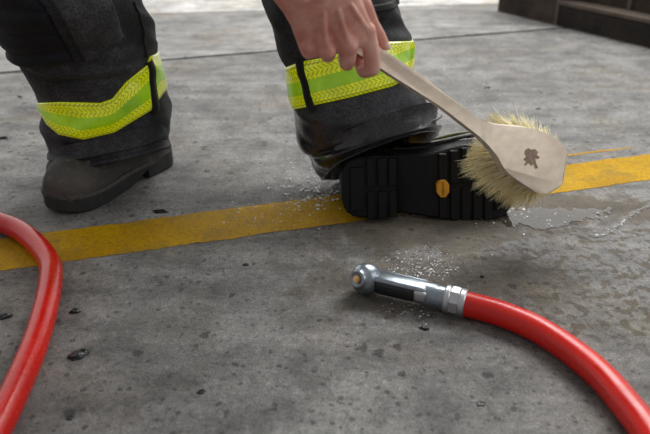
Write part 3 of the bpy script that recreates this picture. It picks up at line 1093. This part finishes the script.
# ------------------------------------------------------------------ scrub brush
brush = empty('scrub_brush')
Hd = at(380, 57, 1.03); Hh = at(532, 158, 1.185)
ux = (Hh - Hd).normalized()
# the broad face looks back at the camera, slightly up
tmpn = (CAM - Hh).normalized()
tmpn = (tmpn + V((.10, 0, .12))).normalized()
un = (tmpn - ux * tmpn.dot(ux)).normalized()
uy = un.cross(ux)
bm4 = frame(Hd, ux, uy, un); bm4i = bm4.inverted()
def on_plane(px, py):
    r = ray(px, py); t = (Hd - CAM).dot(un) / r.dot(un)
    q = bm4i @ (CAM + r * t)
    return V((q.x, q.y, 0))
up_edge = [(328, 13), (384.5, 50), (420, 74), (450, 97), (470, 112), (480, 119), (488, 122.5), (500, 125), (514, 126.5), (526, 127.5), (536, 129.5), (548, 134), (558, 139.5), (565, 147), (569, 157)]
lo_edge = [(318, 28), (374, 64), (410, 87), (440, 106), (466, 126), (480, 137), (490, 147), (498, 157), (504, 168), (512, 176), (525, 185), (538, 193), (547, 193.5), (557, 190), (565, 179)]
ue = catmull([on_plane(*p) for p in up_edge], 4); le = catmull([on_plane(*p) for p in lo_edge], 4)
outline = le + ue[::-1]
outline = [(p.x, p.y) for p in outline]
bm = bmesh.new()
prism(bm, outline, -.022, 0, bm4, .0045)
block = link('brush_block', bm, M['wood'], brush, smooth=False)
m = block.modifiers.new('b', 'BEVEL'); m.width = .0015; m.limit_method = 'ANGLE'
for p in block.data.polygons: p.use_smooth = True
# round handle core under the flat top
# brown stamp, a smudged blot on the face
bm = bmesh.new()
sc_ = on_plane(529, 157)
st = [(525, 150), (528, 148), (531, 149.5), (535, 149), (538, 152), (536.5, 155), (540, 157), (538, 159), (535, 158.5), (536, 163), (538, 168), (535, 169), (533, 164), (531, 166), (528.5, 163), (526, 165), (523.5, 166), (526, 161.5), (523, 159.5), (526, 156.5), (524, 153.5)]
v = [bm.verts.new(bm4 @ (on_plane(*p) + V((0, 0, .0004)))) for p in st]
bm.faces.new(v)
bmesh.ops.triangulate(bm, faces=bm.faces[:])
link('stamp_mark', bm, M['stamp'], block, smooth=False, label='faded brown stamped mark')
# bristles: tufts set in the underside of the head, splayed outward
bm = bmesh.new()
hc = on_plane(534, 160)
rng = random.Random(11)
inside = []
ol = [V((p[0], p[1], 0)) for p in outline]
def in_poly(x, y):
    c = False
    n = len(outline)
    for i in range(n):
        x1, y1 = outline[i]; x2, y2 = outline[(i + 1) % n]
        if (y1 > y) != (y2 > y) and x < (x2 - x1) * (y - y1) / (y2 - y1) + x1: c = not c
    return c
def edge_dist(x, y):
    return min((p - V((x, y, 0))).length for p in ol)
xmax = max(p[0] for p in outline)
neck_x = on_plane(508, 148).x
tufts = []
gx = neck_x
while gx < xmax:
    gy = -.07
    while gy < .07:
        x, y = gx + rng.uniform(-.001, .001), gy + rng.uniform(-.001, .001)
        if in_poly(x, y) and edge_dist(x, y) > .004: tufts.append((x, y))
        gy += .0062
    gx += .0062
for x, y in tufts:
    dx, dy = x - hc.x, y - hc.y
    for b in range(16):
        L = rng.uniform(.042, .056)
        sx = dx * .50 + rng.gauss(0, .0055) + .012
        sy = dy * .85 + rng.gauss(0, .0055) - .013
        p0 = V((x + rng.uniform(-.0018, .0018), y + rng.uniform(-.0018, .0018), -.020))
        p2 = V((x + sx, y + sy, -.022 - L))
        p1 = p0.lerp(p2, .5) + V((-sx * .12, -sy * .12, 0))
        r = .00042
        a = rng.uniform(0, 2 * PI)
        prev = None
        for q, rr in ((p0, r), (p1, r), (p2, r * .5)):
            ring = [bm.verts.new(bm4 @ (q + V((math.cos(a + k * 2.094) * rr, math.sin(a + k * 2.094) * rr, 0)))) for k in range(3)]
            if prev:
                for k in range(3): bm.faces.new((prev[k], prev[(k + 1) % 3], ring[(k + 1) % 3], ring[k]))
            prev = ring
bris = link('bristles', bm, M['bristle'], brush, smooth=False, label='pale straw coloured stiff bristles')
bris['kind'] = 'stuff'
tag(brush, 'pale wooden long-handled scrub brush with straw bristles held by the hand', 'brush')

# ------------------------------------------------------------------ hoses
HR = .0200
hp = [onz(x, y, HR) for x, y in ((466, 304), (484, 308.5), (506, 315.5), (538, 329.5), (571, 351), (601, 376), (628, 407), (650, 436), (668, 470), (680, 520))]
headp = onz(366.5, 278.5, .0275)
hp += [V((.345, .42, HR)), V((.30, .30, HR)), V((.25, .12, HR)), V((.215, -.12, HR)), V((.21, -.45, HR)), V((.25, -.9, HR)), V((.32, -1.6, HR))]
endp = hp[0]
ua = (endp - headp); ua.z = 0; NL = ua.length; ua.normalize()
wa = V((0, 0, 1)).cross(ua)
if wa.y > 0: wa = -wa
up = V((0, 0, 1))
hose = empty('hose_with_nozzle', (endp.x, endp.y, 0))
inv = Matrix.Translation((-endp.x, -endp.y, 0))
def hlink(name, bm, mat, parent=None, **kw):
    bmesh.ops.transform(bm, matrix=inv, verts=bm.verts[:])
    return link(name, bm, mat, parent or hose, **kw)
bm = bmesh.new()
hp[0] = endp - ua * .012
tube(bm, catmull(hp, 14), HR, 32)
hlink('hose_tube', bm, M['hose'])
def nlathe(bm, prof, seg=32, m=None, phase=0, flatk=1.0):
    """revolve (u, r) around the nozzle axis"""
    rings = []
    for u, r in prof:
        c = headp + ua * u + up * ((HR + .0005 - headp.z) * min(1, max(0, u / NL)))
        rings.append([c + wa * (r * math.cos(a)) + up * (r * math.sin(a)) for a in (phase + 2 * PI * k / seg for k in range(seg))])
    ring_loft(bm, rings)
# nozzle body
bm = bmesh.new()
nlathe(bm, [(0, .010), (.010, .0150), (.03, .0140), (.06, .0160), (NL - .065, .0188), (NL - .050, .0198), (NL - .047, .0186), (NL - .036, .0188), (NL - .033, .0195), (NL - .026, .0195)])
nozzle = hlink('nozzle', bm, M['alu'], label='grey metal nozzle body with rounded head')
pv = (wa + up * .42 - ua * .42).normalized()
pa_ = (ua - pv * ua.dot(pv)).normalized(); pb_ = pv.cross(pa_)
bm = bmesh.new()
ball(bm, headp, .0262, 4, None)
for sgn in (1, -1):
    rings = []
    for w, r in ((0, .0245), (.012, .0235), (.018, .0190), (.0215, .0155), (.0240, .0150), (.0262, .0140), (.0270, .0125), (.0266, .0105), (.0258, .0100)):
        rings.append([headp + pv * (sgn * w) + pa_ * (r * math.cos(a)) + pb_ * (r * math.sin(a)) for a in (2 * PI * k / 36 for k in range(36))])
    ring_loft(bm, rings, cap=True)
hlink('valve_head', bm, M['alu'], nozzle)
# pivot bolts
def bolt(sgn):
    bm = bmesh.new()
    for w0, w1, r, seg in ((.025, .0272, .0060, 24), (.0272, .0300, .0050, 6), (.0300, .0312, .0028, 16)):
        rings = [[headp + pv * (sgn * w) + pa_ * (r * math.cos(a)) + pb_ * (r * math.sin(a)) for a in (2 * PI * k / seg for k in range(seg))] for w in (w0, w1)]
        ring_loft(bm, rings)
    return bm
hlink('pivot_bolt', bolt(1), M['brass'], nozzle, smooth=False, label='brass pivot bolt')
hlink('pivot_bolt', bolt(-1), M['brass'], nozzle, smooth=False, label='brass pivot bolt')
# shut-off lever: two arms and a grip folded back along the body
nm4 = frame(headp, ua, wa, ua.cross(wa))
zs = 1 if ua.cross(wa).z > 0 else -1
def lbox(bm, u0, u1, w0, w1, z0, z1, bev=.003, rot=0):
    zz = sorted((z0 * zs, z1 * zs))
    mm = nm4 @ (Matrix.Rotation(rot, 4, 'Z') if rot else Matrix())
    box(bm, (u0, w0, zz[0]), (u1, w1, zz[1]), mm, bev)
bm = bmesh.new()
lbox(bm, .020, .088, .0100, .0195, -.0135, .0085, .005, .02)
lever = hlink('shutoff_lever', bm, M['grip'], nozzle, label='black lever grip along the nozzle side')
bm = bmesh.new()
lbox(bm, .085, .106, .0130, .0225, -.0095, .0095, .004, 0)
hlink('lever_end', bm, M['alu_bright'], lever, label='silver lever end block')
bm = bmesh.new()
lbox(bm, .012, .104, -.012, .0165, .0045, .0142, .0045, .02)
lbox(bm, .012, .100, -.0215, -.013, -.011, .011, .004, .02)
hlink('lever_frame', bm, M['alu'], lever, label='grey cast lever frame')
# ring and faceted coupling
bm = bmesh.new()
nlathe(bm, [(NL - .034, .0205), (NL - .032, .0225), (NL - .026, .0225), (NL - .024, .021), (NL - .0235, .021)], 40)
nlathe(bm, [(NL - .025, .0215), (NL - .0235, .0232), (NL - .011, .0232), (NL - .009, .0215)], 8, phase=PI / 8)
nlathe(bm, [(NL - .010, .0218), (NL - .0085, .0228), (NL - .002, .0226), (NL, .0212)], 40)
cp = hlink('coupling', bm, M['alu_bright'], None, smooth=False, label='bright faceted aluminium coupling')
m = cp.modifiers.new('b', 'BEVEL'); m.width = .0008; m.limit_method = 'ANGLE'
tag(hose, 'red rubber hose ending in a grey metal shut-off nozzle, nearest the camera', 'hose')

lp = [onz(x, y, .0190) for x, y in ((-120, 226), (-60, 214), (-25, 215), (0, 222.5), (20, 231), (38, 246), (49.5, 263), (50.5, 280), (46, 306), (36, 341), (21, 378), (4, 414), (-16, 452), (-45, 510))]
lp = [V((-1.9, 1.05, .019)), V((-1.35, 1.22, .019))] + lp[1:-1] + [V((-.40, .58, .019)), V((-.40, .46, .019)), V((-.415, .28, .019)), V((-.45, .02, .019)), V((-.48, -.4, .019)), V((-.50, -1., .019)), V((-.5, -1.8, .019))]
bm = bmesh.new()
tube(bm, catmull(lp, 14), .0190, 32)
lh = link('hose', bm, M['hose'])
tag(lh, 'bare red rubber hose looping over the yellow line at the left edge', 'hose')

# ------------------------------------------------------------------ water
def puddle(pix, jag, seed, name, label):
    pts = [onz(*p) for p in pix]
    pts = catmull(pts + [pts[0]], 24)[:-1]
    cen = sum(pts, V()) / len(pts)
    bm = bmesh.new()
    rim = []
    for p in pts:
        d = (p - cen)
        q = V((p.x * 45 + seed, p.y * 45, 0))
        rim.append(p + V((.5 * noise.noise(q + V((9, 0, 0))), noise.noise(q) + .7 * noise.noise(q * 2.7) + .5 * noise.noise(q * 6), 0)) * jag)
    low = [bm.verts.new((p.x, p.y, .0009)) for p in rim]
    top = [bm.verts.new((p.x, p.y, .0012)) for p in rim]
    n = len(rim)
    for i in range(n): bm.faces.new((low[i], low[(i + 1) % n], top[(i + 1) % n], top[i]))
    bm.faces.new(top)
    bmesh.ops.triangulate(bm, faces=[f for f in bm.faces if len(f.verts) > 4])
    o = link(name, bm, M['water'], smooth=False)
    return tag(o, label, 'puddle')
puddle([(458, 219), (480, 215), (508, 212), (530, 208), (556, 208), (585, 209), (612, 210), (606, 215), (590, 219), (574, 223), (560, 227), (536, 227), (514, 225), (486, 222)], .016, 2.0, 'water_puddle', 'shiny shallow puddle on the concrete below the brush head')
puddle([(588, 234), (602, 233), (612, 225), (626, 215), (646, 206), (670, 202), (668, 204.5), (648, 208), (630, 217.5), (617, 228), (606, 236), (592, 236.5)], .006, 5.0, 'water_puddle', 'narrow water trail on bare concrete running off the right edge')

def drops(name, n, centre, spread, zmax, r0, r1, seed, label, blobs=0, parent=None):
    rg = random.Random(seed)
    bm = bmesh.new()
    for i in range(n):
        px, py = rg.gauss(centre[0], spread[0]), rg.gauss(centre[1], spread[1])
        p = onz(px, py)
        r = r0 + (r1 - r0) * rg.random() ** 3
        z = r * .5 if rg.random() < .6 else rg.random() ** 2 * zmax + r * .5
        m = Matrix.Translation((p.x, p.y, z)) @ Matrix.Rotation(rg.uniform(0, 6), 4, 'Z') @ Matrix.Diagonal((rg.uniform(.8, 2.2), rg.uniform(.7, 1.1), rg.uniform(.45, .9), 1))
        bmesh.ops.create_icosphere(bm, subdivisions=1, radius=r, matrix=m)
    o = link(name, bm, M['drop'])
    return tag(o, label, 'water drops', kind='stuff')
drops('water_spray', 460, (312, 190), (19, 11), .035, .0006, .0036, 3, 'white water splashing off the heel of the wet boot')
drops('water_drops', 130, (462, 104), (26, 17), .0, .0005, .0024, 4, 'water specks on the concrete behind the brush handle')
drops('soap_suds', 330, (420, 268), (19, 9), .0, .0005, .0019, 5, 'white soap suds on the concrete behind the nozzle')
drops('soap_suds', 90, (424, 308), (22, 6), .0, .0005, .0015, 6, 'thin soap suds on the concrete in front of the nozzle')
drops('water_drops', 120, (258, 216), (24, 10), .0, .0006, .0022, 8, 'water beads lying on the yellow line')
drops('water_drops', 90, (540, 219), (44, 5), .0, .0006, .0024, 9, 'bright water beads around the puddle under the brush')
drops('water_drops', 40, (440, 214), (45, 1.6), .0, .0006, .0022, 12, 'water beads along the floor edge of the wet sole')
def rim_glints(name, pix, n, r0, r1, seed, label):  # white beads strewn along a water rim to paint its glints
    rg = random.Random(seed); bm = bmesh.new()
    P = catmull([onz(*p) for p in pix], 20)
    for i in range(n):
        p = P[rg.randrange(len(P))] + V((rg.gauss(0, .002), rg.gauss(0, .0025), .0008))
        bmesh.ops.create_icosphere(bm, subdivisions=1, radius=r0 + (r1 - r0) * rg.random() ** 2,
                                   matrix=Matrix.Translation(p) @ Matrix.Diagonal((rg.uniform(1, 3), 1, .5, 1)))
    return tag(link(name, bm, M['drop']), label, 'water drops', kind='stuff')
rim_glints('water_drops', [(593, 236), (606, 234), (617, 227), (630, 217), (648, 206)], 90, .0004, .0016, 21, 'white beads painted as glints along the narrow water trail at the right')
rim_glints('water_drops', [(480, 211), (494, 214), (508, 212), (519, 208), (530, 213)], 70, .0005, .0020, 22, 'white water beads painted as glints at the toe of the rolled boot')

# ------------------------------------------------------------------ small black chips on the slab
def chip(px, py, w, d, h, ang, seed, label):
    p = onz(px, py)
    rg = random.Random(seed)
    bm = bmesh.new()
    bmesh.ops.create_icosphere(bm, subdivisions=3, radius=1)
    for v in bm.verts:
        n = v.co.normalized()
        k = 1 + .55 * noise.noise(n * 1.5 + V((seed, 0, 0))) + .25 * noise.noise(n * 4 + V((0, seed, 0)))
        v.co = V((n.x * k * w, n.y * k * d, max(-.25, n.z * k) * h))
    bmesh.ops.transform(bm, matrix=Matrix.Rotation(ang, 4, 'Z'), verts=bm.verts[:])
    o = link('tar_chip', bm, M['tar'])
    o.location = (p.x, p.y, h * .2)
    return tag(o, label, 'tar chip', group='black tar chips on the concrete')
chip(78, 356, .0150, .0085, .005, .7, 1, 'largest wet black chip on concrete, right of the left hose')
chip(75, 312, .0075, .0055, .004, .2, 2, 'small black chip beside the outer bend of the left hose')
chip(161, 212, .0170, .0060, .004, .05, 3, 'flat black chip touching the far edge of the yellow line near the dry boot')
chip(4, 317, .0110, .0075, .004, .3, 4, 'black chip inside the loop of the left hose at the frame edge')
chip(424, 329, .0070, .0035, .0035, -.5, 5, 'small black chip in front of the nozzle coupling')
chip(482, 277, .0045, .0025, .0025, .1, 6, 'tiny dark chip on concrete behind the red hose')
chip(246, 265, .0050, .0035, .0025, .2, 7, 'tiny dark chip just in front of the yellow line, left of the nozzle')
chip(201, 392, .0060, .0045, .0012, .5, 8, 'dull dark fleck low in the bare middle of the slab')
chip(70, 418, .0050, .0045, .0014, .9, 9, 'dark fleck near the bottom edge right of the left hose')
chip(481, 404, .0055, .0050, .0012, .3, 10, 'dark fleck on concrete under the sweep of the right hose')
chip(538, 109, .0070, .0045, .003, .2, 11, 'small dark chip on concrete beyond the brush head')
chip(487, 88, .0110, .0050, .003, .1, 12, 'dark smear-like chip between brush handle and stone wall')
chip(4, 138, .0150, .0110, .005, .2, 13, 'black chip at the left frame edge behind the dry leg')
chip(20, 97, .0120, .0035, .003, -.5, 14, 'thin black chip left of the dry trouser leg')

# ------------------------------------------------------------------ light
world = bpy.data.worlds.new('world'); bpy.context.scene.world = world
world.use_nodes = True
wn, wl = world.node_tree.nodes, world.node_tree.links
bg = wn['Background']
tc = wn.new('ShaderNodeTexCoord'); sp = wn.new('ShaderNodeSeparateXYZ'); wl.new(tc.outputs['Generated'], sp.inputs[0])
r1 = wn.new('ShaderNodeValToRGB')
mp = wn.new('ShaderNodeMapRange'); mp.inputs[1].default_value = -1; mp.inputs[2].default_value = 1
wl.new(sp.outputs['Y'], mp.inputs[0]); wl.new(mp.outputs[0], r1.inputs[0])
e = r1.color_ramp.elements
e[0].position = .15; e[0].color = (.42, .415, .41, 1)
e[1].position = .95; e[1].color = (1.9, 1.88, 1.84, 1)
m_ = r1.color_ramp.elements.new(.55); m_.color = (.58, .575, .565, 1)
wl.new(r1.outputs[0], bg.inputs['Color'])
bg.inputs['Strength'].default_value = .74

def area(name, loc, target, size, energy, col=(1, 1, 1)):
    l = bpy.data.lights.new(name, 'AREA'); l.shape = 'RECTANGLE'; l.size = size[0]; l.size_y = size[1]; l.energy = energy; l.color = col
    o = bpy.data.objects.new(name, l); C.objects.link(o); o.location = loc
    o.rotation_euler = (V(target) - V(loc)).to_track_quat('-Z', 'Y').to_euler()
    return o
area('bay_daylight', (1.4, 3.9, 3.6), (0, 1.5, 0), (3.6, 2.0), 230, (1, .99, .97))
area('side_daylight', (3.2, .4, 2.0), (0, 1.2, .1), (2.0, 1.6), 20, (1, .99, .97))

vs_ = bpy.context.scene.view_settings
vs_.view_transform = 'Standard'
vs_.look = 'None'
vs_.exposure = 0.0
bpy.context.scene.cycles.use_denoising = True
bpy.context.scene.cycles.max_bounces = 6
